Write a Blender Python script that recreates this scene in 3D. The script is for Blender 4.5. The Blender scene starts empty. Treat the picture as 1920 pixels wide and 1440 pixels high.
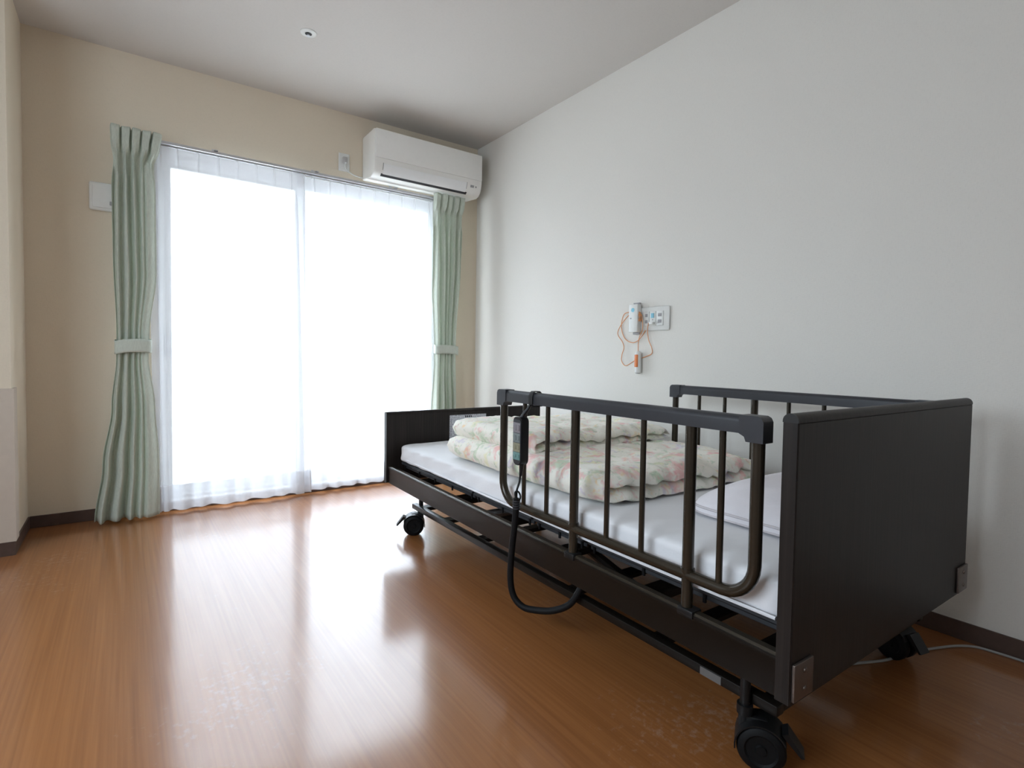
import bpy, bmesh, math, random
from mathutils import Vector, Matrix, noise
random.seed(7)
PI = math.pi
S = bpy.context.scene
COL = S.collection

# ------------------------------------------------------------------ camera
YAW, PITCH, ROLL = math.radians(35.632), math.radians(-2.038), math.radians(0.889)
fw = Vector((math.sin(YAW)*math.cos(PITCH), math.cos(YAW)*math.cos(PITCH), math.sin(PITCH)))
rt = Vector((math.cos(YAW), -math.sin(YAW), 0)); up = rt.cross(fw)
r2 = rt*math.cos(ROLL)+up*math.sin(ROLL); u2 = up*math.cos(ROLL)-rt*math.sin(ROLL)
cam_data = bpy.data.cameras.new('camera'); cam = bpy.data.objects.new('camera', cam_data); COL.objects.link(cam)
M4 = Matrix((r2, u2, -fw)).transposed().to_4x4(); M4.translation = Vector((-2.192, 0.0, 0.891))
cam.matrix_world = M4
cam_data.sensor_fit = 'HORIZONTAL'; cam_data.sensor_width = 36.0
cam_data.lens = 36.0*1013.0/1920.0
cam_data.shift_y = -15.35/1920.0
cam_data.clip_start = 0.02
S.camera = cam

# ------------------------------------------------------------------ daylight
SKY = 8.7
w = bpy.data.worlds.new('world'); S.world = w; w.use_nodes = True
bg = w.node_tree.nodes['Background']; bg.inputs[0].default_value = (0.82, 0.91, 1.05, 1); bg.inputs[1].default_value = SKY
# standard overcast sky: three times brighter overhead than at the horizon
wn = w.node_tree; tcw = wn.nodes.new('ShaderNodeTexCoord'); sx = wn.nodes.new('ShaderNodeSeparateXYZ'); mr = wn.nodes.new('ShaderNodeMapRange')
mr.inputs[1].default_value = 0; mr.inputs[2].default_value = 1; mr.inputs[3].default_value = .80*SKY; mr.inputs[4].default_value = 2.4*SKY
wn.links.new(tcw.outputs['Generated'], sx.inputs[0]); wn.links.new(sx.outputs[2], mr.inputs[0]); wn.links.new(mr.outputs[0], bg.inputs[1])
pl = bpy.data.lights.new('window_portal', 'AREA'); pl.shape = 'RECTANGLE'; pl.size = 1.76; pl.size_y = 2.0
pl.cycles.is_portal = True
po = bpy.data.objects.new('window_portal', pl); COL.objects.link(po)
po.location = (-1.175, 3.74, 1.0); po.rotation_euler = (-PI/2, 0, 0)
pl2 = bpy.data.lights.new('added_window_portal', 'AREA'); pl2.shape = 'RECTANGLE'; pl2.size = 1.9; pl2.size_y = 1.1  # portal for the unseen window added on the left
pl2.cycles.is_portal = True
po2 = bpy.data.objects.new('added_window_portal', pl2); COL.objects.link(po2)
po2.location = (-3.70, 1.10, 1.50); po2.rotation_euler = (-PI/2, 0, PI/2)
vs = S.view_settings; vs.view_transform = 'Standard'; vs.look = 'None'; vs.exposure = 0.0; vs.gamma = 1.0; vs.use_curve_mapping = False

# ------------------------------------------------------------------ materials
def new_mat(name):
    m = bpy.data.materials.new(name); m.use_nodes = True
    nt = m.node_tree; return m, nt, nt.nodes['Principled BSDF'], nt.nodes, nt.links
def setp(p, **k):
    for a, v in k.items():
        n = {'rough':'Roughness','metal':'Metallic','spec':'Specular IOR Level','coat':'Coat Weight','coatr':'Coat Roughness','sheen':'Sheen Weight'}[a]
        p.inputs[n].default_value = v
def plain(name, col, rough=.5, metal=0, spec=.5, var=.04, scale=40, bump=0, bscale=300, coat=0, coatr=.1):
    m, nt, p, N, L = new_mat(name)
    setp(p, rough=rough, metal=metal, spec=spec, coat=coat, coatr=coatr)
    tc = N.new('ShaderNodeTexCoord'); nz = N.new('ShaderNodeTexNoise'); nz.inputs['Scale'].default_value = scale; nz.inputs['Detail'].default_value = 4
    L.new(tc.outputs['Object'], nz.inputs['Vector'])
    cr = N.new('ShaderNodeValToRGB'); L.new(nz.outputs['Fac'], cr.inputs[0])
    cr.color_ramp.elements[0].position = .3; cr.color_ramp.elements[1].position = .7
    cr.color_ramp.elements[0].color = tuple(c*(1-var) for c in col)+(1,); cr.color_ramp.elements[1].color = tuple(min(1, c*(1+var)) for c in col)+(1,)
    L.new(cr.outputs[0], p.inputs['Base Color'])
    if bump:
        n2 = N.new('ShaderNodeTexNoise'); n2.inputs['Scale'].default_value = bscale; n2.inputs['Detail'].default_value = 3
        L.new(tc.outputs['Object'], n2.inputs['Vector'])
        b = N.new('ShaderNodeBump'); b.inputs['Strength'].default_value = bump; b.inputs['Distance'].default_value = .002
        L.new(n2.outputs['Fac'], b.inputs['Height']); L.new(b.outputs[0], p.inputs['Normal'])
    return m
def wallpaper(name, col):
    m, nt, p, N, L = new_mat(name); setp(p, rough=.85, spec=.25)
    tc = N.new('ShaderNodeTexCoord')
    mp = N.new('ShaderNodeMapping'); mp.inputs['Scale'].default_value = (90, 90, 420); L.new(tc.outputs['Object'], mp.inputs[0])
    n1 = N.new('ShaderNodeTexNoise'); n1.inputs['Scale'].default_value = 1; n1.inputs['Detail'].default_value = 3; L.new(mp.outputs[0], n1.inputs['Vector'])
    mq = N.new('ShaderNodeMapping'); mq.inputs['Scale'].default_value = (420, 420, 60); L.new(tc.outputs['Object'], mq.inputs[0])
    n2 = N.new('ShaderNodeTexNoise'); n2.inputs['Scale'].default_value = 1; n2.inputs['Detail'].default_value = 2; L.new(mq.outputs[0], n2.inputs['Vector'])
    ad = N.new('ShaderNodeMath'); ad.operation = 'ADD'; L.new(n1.outputs['Fac'], ad.inputs[0]); L.new(n2.outputs['Fac'], ad.inputs[1])
    b = N.new('ShaderNodeBump'); b.inputs['Strength'].default_value = .35; b.inputs['Distance'].default_value = .001; L.new(ad.outputs[0], b.inputs['Height']); L.new(b.outputs[0], p.inputs['Normal'])
    cr = N.new('ShaderNodeValToRGB'); cr.color_ramp.elements[0].position = .6; cr.color_ramp.elements[1].position = 1.4
    L.new(ad.outputs[0], cr.inputs[0])
    cr.color_ramp.elements[0].color = tuple(c*.97 for c in col)+(1,); cr.color_ramp.elements[1].color = tuple(c*1.02 for c in col)+(1,)
    L.new(cr.outputs[0], p.inputs['Base Color'])
    return m
def floor_mat():
    m, nt, p, N, L = new_mat('wood_vinyl'); setp(p, rough=.36, spec=.22, coat=.85, coatr=.14); p.inputs['Coat IOR'].default_value = 1.62
    tc = N.new('ShaderNodeTexCoord')
    mp = N.new('ShaderNodeMapping'); mp.inputs['Scale'].default_value = (110, 1.6, 1); L.new(tc.outputs['Object'], mp.inputs[0])
    n1 = N.new('ShaderNodeTexNoise'); n1.inputs['Scale'].default_value = 1; n1.inputs['Detail'].default_value = 5; n1.inputs['Distortion'].default_value = .3; L.new(mp.outputs[0], n1.inputs['Vector'])
    m2 = N.new('ShaderNodeMapping'); m2.inputs['Scale'].default_value = (9, .35, 1); L.new(tc.outputs['Object'], m2.inputs[0])
    n2 = N.new('ShaderNodeTexNoise'); n2.inputs['Scale'].default_value = 1; n2.inputs['Detail'].default_value = 2; L.new(m2.outputs[0], n2.inputs['Vector'])
    mx = N.new('ShaderNodeMath'); mx.operation = 'MULTIPLY_ADD'; mx.inputs[1].default_value = .65; L.new(n1.outputs['Fac'], mx.inputs[0])
    sc = N.new('ShaderNodeMath'); sc.operation = 'MULTIPLY'; sc.inputs[1].default_value = .35; L.new(n2.outputs['Fac'], sc.inputs[0]); L.new(sc.outputs[0], mx.inputs[2])
    cr = N.new('ShaderNodeValToRGB'); L.new(mx.outputs[0], cr.inputs[0])
    e = cr.color_ramp.elements; e[0].position = .34; e[0].color = FLOOR_A+(1,); e[1].position = .66; e[1].color = FLOOR_B+(1,)
    # worn wax: speckles and scuffs that are paler and rougher
    v = N.new('ShaderNodeTexNoise'); v.inputs['Scale'].default_value = 45; v.inputs['Detail'].default_value = 6; v.inputs['Roughness'].default_value = .7; L.new(tc.outputs['Object'], v.inputs['Vector'])
    big = N.new('ShaderNodeTexNoise'); big.inputs['Scale'].default_value = 2.2; big.inputs['Detail'].default_value = 3; L.new(tc.outputs['Object'], big.inputs['Vector'])
    ml = N.new('ShaderNodeMath'); ml.operation = 'MULTIPLY'; L.new(v.outputs['Fac'], ml.inputs[0]); L.new(big.outputs['Fac'], ml.inputs[1])
    sp = N.new('ShaderNodeMapRange'); sp.inputs[1].default_value = .335; sp.inputs[2].default_value = .45; L.new(ml.outputs[0], sp.inputs[0])
    mc = N.new('ShaderNodeMix'); mc.data_type = 'RGBA'; mc.inputs[7].default_value = (.6, .5, .43, 1)
    s2 = N.new('ShaderNodeMath'); s2.operation = 'MULTIPLY'; s2.inputs[1].default_value = .22; L.new(sp.outputs[0], s2.inputs[0])
    L.new(s2.outputs[0], mc.inputs[0]); L.new(cr.outputs[0], mc.inputs[6]); L.new(mc.outputs[2], p.inputs['Base Color'])
    r = N.new('ShaderNodeMapRange'); r.inputs[1].default_value = .3; r.inputs[2].default_value = .7; r.inputs[3].default_value = .10; r.inputs[4].default_value = .18; L.new(big.outputs['Fac'], r.inputs[0]); L.new(r.outputs[0], p.inputs['Coat Roughness'])
    b = N.new('ShaderNodeBump'); b.inputs['Strength'].default_value = .09; b.inputs['Distance'].default_value = .0012
    bs = N.new('ShaderNodeMath'); bs.operation = 'MULTIPLY_ADD'; bs.inputs[1].default_value = .5; L.new(n1.outputs['Fac'], bs.inputs[0]); L.new(ml.outputs[0], bs.inputs[2])
    L.new(bs.outputs[0], b.inputs['Height']); L.new(b.outputs[0], p.inputs['Normal']); L.new(b.outputs[0], p.inputs['Coat Normal'])
    return m
def dark_wood():
    m, nt, p, N, L = new_mat('wenge_laminate'); setp(p, rough=.45, spec=.28)
    tc = N.new('ShaderNodeTexCoord'); mp = N.new('ShaderNodeMapping'); mp.inputs['Scale'].default_value = (160, 160, 3); L.new(tc.outputs['Object'], mp.inputs[0])
    n1 = N.new('ShaderNodeTexNoise'); n1.inputs['Scale'].default_value = 1; n1.inputs['Detail'].default_value = 4; L.new(mp.outputs[0], n1.inputs['Vector'])
    cr = N.new('ShaderNodeValToRGB'); L.new(n1.outputs['Fac'], cr.inputs[0]); e = cr.color_ramp.elements
    e[0].position = .35; e[0].color = (.011, .008, .007, 1); e[1].position = .7; e[1].color = (.021, .016, .0135, 1)
    L.new(cr.outputs[0], p.inputs['Base Color'])
    b = N.new('ShaderNodeBump'); b.inputs['Strength'].default_value = .15; b.inputs['Distance'].default_value = .0006; L.new(n1.outputs['Fac'], b.inputs['Height']); L.new(b.outputs[0], p.inputs['Normal'])
    return m
def cloth(name, col, trans, transp=0., weave=700, bump=.2, var=.05):
    m = bpy.data.materials.new(name); m.use_nodes = True; nt = m.node_tree; N = nt.nodes; L = nt.links; N.clear()
    out = N.new('ShaderNodeOutputMaterial'); d = N.new('ShaderNodeBsdfDiffuse'); t = N.new('ShaderNodeBsdfTranslucent')
    tc = N.new('ShaderNodeTexCoord'); mp = N.new('ShaderNodeMapping'); mp.inputs['Scale'].default_value = (weave, weave, weave*.08); L.new(tc.outputs['Object'], mp.inputs[0])
    n = N.new('ShaderNodeTexNoise'); n.inputs['Scale'].default_value = 1; n.inputs['Detail'].default_value = 2; L.new(mp.outputs[0], n.inputs['Vector'])
    cr = N.new('ShaderNodeValToRGB'); L.new(n.outputs['Fac'], cr.inputs[0]); e = cr.color_ramp.elements
    e[0].position = .3; e[1].position = .7; e[0].color = tuple(c*(1-var) for c in col)+(1,); e[1].color = tuple(min(1, c*(1+var)) for c in col)+(1,)
    L.new(cr.outputs[0], d.inputs[0]); L.new(cr.outputs[0], t.inputs[0])
    b = N.new('ShaderNodeBump'); b.inputs['Strength'].default_value = bump; b.inputs['Distance'].default_value = .0006; L.new(n.outputs['Fac'], b.inputs['Height']); L.new(b.outputs[0], d.inputs['Normal'])
    mx = N.new('ShaderNodeMixShader'); mx.inputs[0].default_value = trans; L.new(d.outputs[0], mx.inputs[1]); L.new(t.outputs[0], mx.inputs[2])
    last = mx
    if transp:
        tr = N.new('ShaderNodeBsdfTransparent'); m2 = N.new('ShaderNodeMixShader'); m2.inputs[0].default_value = transp
        L.new(mx.outputs[0], m2.inputs[1]); L.new(tr.outputs[0], m2.inputs[2]); last = m2
    L.new(last.outputs[0], out.inputs[0]); return m
def floral():
    m, nt, p, N, L = new_mat('floral_cotton'); setp(p, rough=.9, spec=.15, sheen=.1)
    tc = N.new('ShaderNodeTexCoord')
    wz = N.new('ShaderNodeTexNoise'); wz.inputs['Scale'].default_value = 22; wz.inputs['Detail'].default_value = 2; L.new(tc.outputs['Object'], wz.inputs['Vector'])
    wv = N.new('ShaderNodeVectorMath'); wv.operation = 'MULTIPLY_ADD'; wv.inputs[1].default_value = (.05, .05, .05); L.new(wz.outputs['Color'], wv.inputs[0]); L.new(tc.outputs['Object'], wv.inputs[2])
    cur = None
    for i, (sc, th, colr, strn) in enumerate([(11, .57, (.86, .82, .52), .7), (13, .56, (.52, .64, .44), .7), (9, .57, (.87, .48, .46), .8),
                                      (17, .61, (.90, .64, .32), .7), (12, .60, (.62, .54, .72), .55), (30, .58, (.42, .56, .40), .55), (26, .60, (.82, .40, .42), .6)]):
        off = N.new('ShaderNodeVectorMath'); off.operation = 'ADD'; off.inputs[1].default_value = (i*3.7, i*5.1, i*1.3); L.new(wv.outputs[0], off.inputs[0])
        n = N.new('ShaderNodeTexNoise'); n.inputs['Scale'].default_value = sc; n.inputs['Detail'].default_value = 3; n.inputs['Roughness'].default_value = .65; L.new(off.outputs[0], n.inputs['Vector'])
        r = N.new('ShaderNodeMapRange'); r.inputs[1].default_value = th; r.inputs[2].default_value = th+.10; r.inputs[4].default_value = strn; L.new(n.outputs['Fac'], r.inputs[0])
        mx = N.new('ShaderNodeMix'); mx.data_type = 'RGBA'; L.new(r.outputs[0], mx.inputs[0])
        if cur is None: mx.inputs[6].default_value = (.91, .88, .79, 1)
        else: L.new(cur.outputs[2], mx.inputs[6])
        mx.inputs[7].default_value = colr+(1,); cur = mx
    L.new(cur.outputs[2], p.inputs['Base Color'])
    n2 = N.new('ShaderNodeTexNoise'); n2.inputs['Scale'].default_value = 38; n2.inputs['Detail'].default_value = 4; L.new(tc.outputs['Object'], n2.inputs['Vector'])
    b = N.new('ShaderNodeBump'); b.inputs['Strength'].default_value = .35; b.inputs['Distance'].default_value = .008; L.new(n2.outputs['Fac'], b.inputs['Height']); L.new(b.outputs[0], p.inputs['Normal'])
    return m
def glass_mat():
    m = bpy.data.materials.new('window_glass'); m.use_nodes = True; nt = m.node_tree; N = nt.nodes; L = nt.links; N.clear()
    out = N.new('ShaderNodeOutputMaterial'); t = N.new('ShaderNodeBsdfTransparent'); g = N.new('ShaderNodeBsdfGlossy'); g.inputs['Roughness'].default_value = .01
    t.inputs[0].default_value = (.95, .97, .96, 1); mx = N.new('ShaderNodeMixShader'); mx.inputs[0].default_value = .07
    L.new(t.outputs[0], mx.inputs[1]); L.new(g.outputs[0], mx.inputs[2]); L.new(mx.outputs[0], out.inputs[0]); return m
def print_mat():
    # a printed notice: grey rows of tiny unreadable characters on white paper
    m, nt, p, N, L = new_mat('printed_notice'); setp(p, rough=.4)
    tc = N.new('ShaderNodeTexCoord'); sep = N.new('ShaderNodeSeparateXYZ'); L.new(tc.outputs['Object'], sep.inputs[0])
    mp = N.new('ShaderNodeMapping'); mp.inputs['Scale'].default_value = (260, 1, 90); L.new(tc.outputs['Object'], mp.inputs[0])
    n = N.new('ShaderNodeTexNoise'); n.inputs['Scale'].default_value = 1; n.inputs['Detail'].default_value = 2; L.new(mp.outputs[0], n.inputs['Vector'])
    wv = N.new('ShaderNodeMath'); wv.operation = 'SINE'; ml = N.new('ShaderNodeMath'); ml.operation = 'MULTIPLY'; ml.inputs[1].default_value = 2*PI/.0095; L.new(sep.outputs[2], ml.inputs[0]); L.new(ml.outputs[0], wv.inputs[0])
    g1 = N.new('ShaderNodeMath'); g1.operation = 'GREATER_THAN'; g1.inputs[1].default_value = -.1; L.new(wv.outputs[0], g1.inputs[0])
    g2 = N.new('ShaderNodeMath'); g2.operation = 'GREATER_THAN'; g2.inputs[1].default_value = .47; L.new(n.outputs['Fac'], g2.inputs[0])
    g3 = N.new('ShaderNodeMath'); g3.operation = 'MULTIPLY'; L.new(g1.outputs[0], g3.inputs[0]); L.new(g2.outputs[0], g3.inputs[1])
    mx = N.new('ShaderNodeMix'); mx.data_type = 'RGBA'; L.new(g3.outputs[0], mx.inputs[0]); mx.inputs[6].default_value = (.66, .66, .69, 1); mx.inputs[7].default_value = (.30, .30, .33, 1)
    L.new(mx.outputs[2], p.inputs['Base Color']); return m

FLOOR_A, FLOOR_B = (.232, .085, .0245), (.325, .129, .041)
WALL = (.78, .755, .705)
MT = {}
MT['wall'] = wallpaper('wallpaper', WALL)
MT['wall_shaded'] = wallpaper('wallpaper_warm_shade', (.77, .675, .54))  # same paper as the right wall, its warm bounce-lit shade mixed into the colour
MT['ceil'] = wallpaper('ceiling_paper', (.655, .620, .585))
MT['floor'] = floor_mat()
MT['base'] = plain('baseboard_brown', (.085, .050, .038), .5, var=.1)
MT['panel'] = plain('wainscot_panel', (.60, .515, .43), .55, var=.02)
MT['wood'] = dark_wood()
MT['cap'] = plain('black_cap', (.012, .011, .011), .35)
MT['frame'] = plain('bronze_powder_coat', (.0085, .0065, .005), .36, metal=0, spec=.22, bump=.03, bscale=800)
MT['tube'] = plain('bronze_tube', (.038, .030, .020), .26, metal=.4, spec=.6)
MT['cover'] = plain('slate_plastic', (.026, .028, .034), .42, spec=.5, bump=.05, bscale=900)
MT['black'] = plain('black_plastic', (.007, .007, .0075), .42, spec=.35)
MT['rubber'] = plain('black_rubber', (.005, .005, .0055), .6, spec=.2)
MT['deck'] = plain('grey_deck', (.034, .035, .039), .5)
MT['steel'] = plain('brushed_steel', (.16, .13, .115), .38, metal=.8)
MT['alu'] = plain('silver_aluminium', (.62, .63, .65), .3, metal=.85)
MT['wframe'] = plain('white_window_frame', (.62, .62, .61), .4)
MT['white'] = plain('white_plastic', (.80, .80, .77), .35, var=.015)
MT['ac'] = plain('air_conditioner_white', (.88, .865, .83), .38, var=.01)
MT['acflap'] = plain('louver_white', (.90, .90, .90), .3, var=.01)
MT['dark'] = plain('dark_slot', (.03, .03, .035), .6)
MT['grey'] = plain('grey_plastic', (.36, .35, .36), .5)
MT['plate'] = plain('grey_sticker', (.13, .125, .12), .5)
MT['palegrey'] = plain('pale_grey_plastic', (.52, .51, .50), .5)
MT['blue'] = plain('blue_mark', (.25, .58, .72), .4)
MT['orange'] = plain('orange_plastic', (.72, .20, .05), .35)
MT['ocord'] = plain('orange_cord', (.78, .36, .16), .45)
MT['cord'] = plain('grey_cord', (.30, .29, .28), .5)
MT['sheet'] = plain('white_sheet', (.84, .84, .86), .9, spec=.1, var=.02, scale=8, bump=.25, bscale=120)
MT['pillow'] = plain('pale_pillowcase', (.78, .75, .78), .9, spec=.1, var=.04, scale=14, bump=.3, bscale=90)
MT['piping'] = plain('pillow_piping', (.62, .58, .60), .9, spec=.1)
MT['floral'] = floral()
MT['green'] = cloth('sage_curtain', (.73, .77, .69), .32, 0, 500, .3, .10)
MT['band'] = cloth('sage_band', (.68, .73, .65), .1, 0, 500, .3, .08)
MT['sheer'] = cloth('white_sheer', (.84, .84, .86), .27, .52, 900, .05, .02)
MT['sheer_hem'] = cloth('white_sheer_double', (.84, .84, .86), .36, .30, 900, .05, .02)
MT['glass'] = glass_mat()
MT['screen'] = cloth('insect_mesh', (.08, .08, .08), .0, .80, 900, 0, .05)
MT['print'] = print_mat()
MT['slab'] = plain('concrete_terrace', (.50, .49, .47), .9, bump=.3, bscale=60)
for k, c in dict(rlilac=(.21, .19, .21), rgrey=(.17, .20, .20), ryellow=(.25, .24, .16), rteal=(.13, .25, .24)).items():
    MT[k] = plain('key_'+k[1:], c, .45)

# ------------------------------------------------------------------ mesh helpers
class G:
    """collects shapes (in the coordinates of a frame)"""
    def __init__(s): s.v = []; s.f = []
    def add(s, v, f):
        o = len(s.v); s.v += [tuple(p) for p in v]; s.f += [tuple(i+o for i in q) for q in f]; return s
    def box(s, x0, x1, y0, y1, z0, z1, bev=0, seg=2):
        if not bev:
            v = [(x, y, z) for x in (x0, x1) for y in (y0, y1) for z in (z0, z1)]
            return s.add(v, [(0,1,3,2),(4,6,7,5),(0,4,5,1),(2,3,7,6),(0,2,6,4),(1,5,7,3)])
        bm = bmesh.new(); bmesh.ops.create_cube(bm, size=1)
        for q in bm.verts: q.co = Vector(((x0+x1)/2+q.co.x*(x1-x0), (y0+y1)/2+q.co.y*(y1-y0), (z0+z1)/2+q.co.z*(z1-z0)))
        bmesh.ops.bevel(bm, geom=bm.edges[:], offset=bev, segments=seg, affect='EDGES', profile=.5)
        bm.verts.index_update(); s.add([q.co[:] for q in bm.verts], [[q.index for q in f.verts] for f in bm.faces]); bm.free(); return s
    def prism(s, prof, axis, a, b):
        """profile in the other two axes (in x,y,z order) pushed from a to b along axis"""
        n = len(prof)
        def mk(p, t): q = list(p); q.insert(axis, t); return q
        v = [mk(p, a) for p in prof]+[mk(p, b) for p in prof]
        f = [(i, (i+1) % n, n+(i+1) % n, n+i) for i in range(n)]+[tuple(range(n))[::-1], tuple(range(n, 2*n))]
        return s.add(v, f)
    def lathe(s, prof, c, axis, n=24):
        """profile of (radius, along) turned about axis through c"""
        ax = Vector(axis).normalized(); a = ax.orthogonal().normalized(); b = ax.cross(a); c = Vector(c)
        v = []; f = []; m = len(prof)
        for k in range(n):
            t = 2*PI*k/n
            for (r, h) in prof: v.append(c+ax*h+(a*math.cos(t)+b*math.sin(t))*r)
        for k in range(n):
            for j in range(m-1):
                p, q = k*m+j, ((k+1) % n)*m+j; f.append((p, q, q+1, p+1))
        f.append(tuple(k*m for k in range(n))[::-1]); f.append(tuple(k*m+m-1 for k in range(n)))
        return s.add(v, f)
    def tube(s, pts, r, n=10, res=0, closed=False, flat=1.0):
        P = [Vector(p) for p in pts]
        if res:
            Q = []
            m = len(P)
            for i in range(m-1):
                p0, p1, p2, p3 = P[max(i-1, 0)], P[i], P[i+1], P[min(i+2, m-1)]
                for k in range(res):
                    t = k/res; Q.append(.5*((2*p1)+(p2-p0)*t+(2*p0-5*p1+4*p2-p3)*t*t+(3*p1-p0-3*p2+p3)*t**3))
            Q.append(P[-1]); P = Q
        m = len(P); v = []; f = []; nrm = None
        for i in range(m):
            t = (P[min(i+1, m-1)]-P[max(i-1, 0)]).normalized()
            if nrm is None: nrm = t.orthogonal().normalized()
            nrm = (nrm-t*nrm.dot(t)).normalized(); bn = t.cross(nrm)
            rr = r(i/(m-1)) if callable(r) else r
            for k in range(n):
                a = 2*PI*k/n; v.append(P[i]+(nrm*math.cos(a)+bn*math.sin(a)*flat)*rr)
        for i in range(m-1):
            for k in range(n): f.append((i*n+k, i*n+(k+1) % n, (i+1)*n+(k+1) % n, (i+1)*n+k))
        f.append(tuple(range(n))[::-1]); f.append(tuple((m-1)*n+k for k in range(n)))
        return s.add(v, f)
    def grid(s, rows, closed_u=False):
        o = []; nr = len(rows); nc = len(rows[0]); v = [p for r in rows for p in r]
        for i in range(nr-1):
            for j in range(nc if closed_u else nc-1):
                o.append((i*nc+j, i*nc+(j+1) % nc, (i+1)*nc+(j+1) % nc, (i+1)*nc+j))
        return s.add(v, o)

class Frame:
    def __init__(s, o, rz): s.o = Vector(o); s.rz = rz; s.R = Matrix.Rotation(rz, 3, 'Z')
    def w(s, p): return s.o+s.R @ Vector(p)
ROOM = Frame((0, 0, 0), 0)
BED = Frame((-1.153, .513, 0), math.radians(-.98))

def mesh(name, g, mat, parent=None, fr=ROOM, base=None, smooth=40, kind=None):
    """one mesh object; shape given in fr; base = its origin in fr (or that of its parent thing)"""
    if parent is not None: b = Vector(parent['_b']) if '_b' in parent else Vector((0, 0, 0))
    else: b = Vector(base if base is not None else (0, 0, 0))
    me = bpy.data.meshes.new(name); me.from_pydata([tuple(Vector(p)-b) for p in g.v], [], g.f); me.update()
    bm = bmesh.new(); bm.from_mesh(me); bmesh.ops.recalc_face_normals(bm, faces=bm.faces[:]); bm.to_mesh(me); bm.free()
    me.materials.append(MT[mat])
    if smooth:
        me.shade_smooth(); me.set_sharp_from_angle(angle=math.radians(smooth))
    o = bpy.data.objects.new(name, me); COL.objects.link(o)
    if parent is not None: o.parent = parent
    else: o.location = fr.w(b); o.rotation_euler = (0, 0, fr.rz)
    o['_b'] = tuple(b)
    if kind: o['kind'] = kind
    return o
def thing(name, label, cat, base, fr=ROOM, group=None):
    o = bpy.data.objects.new(name, None); COL.objects.link(o); o.location = fr.w(base); o.rotation_euler = (0, 0, fr.rz)
    o.empty_display_size = .1; o['_b'] = tuple(base); return tag(o, label, cat, group)
def tag(o, label, cat, group=None):
    o['label'] = label; o['category'] = cat
    if group: o['group'] = group
    return o
def struct(name, g, mat, label=None, smooth=0):
    o = mesh(name, g, mat, smooth=smooth); o['kind'] = 'structure'
    if label: o['label'] = label
    return o
def lerp(a, b, t): return a+(b-a)*t
def pw(tab, x):
    if x <= tab[0][0]: return tab[0][1]
    for (x0, y0), (x1, y1) in zip(tab, tab[1:]):
        if x <= x1:
            t = (x-x0)/(x1-x0); t = t*t*(3-2*t); return lerp(y0, y1, t)
    return tab[-1][1]
def pl_(tab, x):
    if x <= tab[0][0]: return tab[0][1]
    for (x0, y0), (x1, y1) in zip(tab, tab[1:]):
        if x <= x1: return lerp(y0, y1, (x-x0)/(x1-x0))
    return tab[-1][1]

# ------------------------------------------------------------------ the room
D, H, XL, YP = 3.55, 2.457, -2.589, 3.125
XW, YB = -3.55, -1.5            # unseen left wall and rear wall
T = .12
struct('floor', G().box(XW-T, T, YB-T, D, -.1, 0), 'floor', 'glossy orange-brown wood-look floor')
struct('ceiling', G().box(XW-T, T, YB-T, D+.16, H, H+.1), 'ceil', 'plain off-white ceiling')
struct('wall_right', G().box(0, T, YB, D, 0, H), 'wall', 'long off-white wallpapered wall behind the bed')
WX0, WX1, WZ0, WZ1 = -2.05, -.30, .038, 2.008
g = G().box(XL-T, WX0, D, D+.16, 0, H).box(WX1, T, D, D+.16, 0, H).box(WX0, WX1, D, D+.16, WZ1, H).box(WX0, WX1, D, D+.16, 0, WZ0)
struct('wall_back', g, 'wall_shaded', 'wallpapered wall with the curtained window')
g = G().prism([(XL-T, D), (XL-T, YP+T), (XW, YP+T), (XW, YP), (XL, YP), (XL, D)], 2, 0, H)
struct('wall_left', g, 'wall_shaded', 'corner of wall beside the window wall')
SY0, SY1, SZ0, SZ1 = .15, 2.05, .95, 2.05
struct('wall_side', G().box(XW-T, XW, YB, SY0, 0, H).box(XW-T, XW, SY1, YP+T, 0, H).box(XW-T, XW, SY0, SY1, 0, SZ0).box(XW-T, XW, SY0, SY1, SZ1, H), 'wall', 'unseen side wall with an added window')
w2 = struct('added_window', G().box(XW-.09, XW-.03, SY0, SY0+.04, SZ0, SZ1).box(XW-.09, XW-.03, SY1-.04, SY1, SZ0, SZ1).box(XW-.09, XW-.03, SY0+.04, SY1-.04, SZ0, SZ0+.04).box(XW-.09, XW-.03, SY0+.04, SY1-.04, SZ1-.04, SZ1).box(XW-.08, XW-.04, 1.075, 1.125, SZ0+.04, SZ1-.04), 'wframe', 'added unseen window in the side wall')  # unseen window, added to brighten the near end of the room
for a, b in ((SY0+.04, 1.075), (1.125, SY1-.04)): mesh('pane', G().box(XW-.063, XW-.057, a, b, SZ0+.04, SZ1-.04), 'glass', w2, smooth=0)
struct('wall_front', G().box(XW-T, T, YB-T, YB, 0, H), 'wall')
BBH = .06
struct('baseboard_back', G().box(XL+.006, WX0-.02, D-.006, D, 0, BBH, .0015, 1).box(WX1+.02, -.006, D-.006, D, 0, BBH, .0015, 1), 'base')
struct('baseboard_window', G().box(WX0-.02, WX1+.02, D-.006, D, 0, .04, .0015, 1), 'base')
struct('baseboard_right', G().box(-.006, 0, YB, D-.006, 0, BBH, .0015, 1), 'base')
struct('baseboard_left', G().prism([(XL, D-.006), (XL+.006, D-.006), (XL+.006, YP-.006), (XW, YP-.006), (XW, YP), (XL, YP)], 2, 0, BBH), 'base')
e = .009
struct('trim_1', G().prism([(XL, D-.35), (XL+e, D-.35), (XL+e, YP-e), (XW, YP-e), (XW, YP), (XL, YP)], 2, BBH+.001, .722), 'panel', 'pale protective panel wrapping the lower wall corner')
tr = struct('terrace', G().box(-9, 7, D+.16, D+9, -.14, -.06), 'slab'); tr['label'] = 'concrete terrace outside the window'

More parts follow.
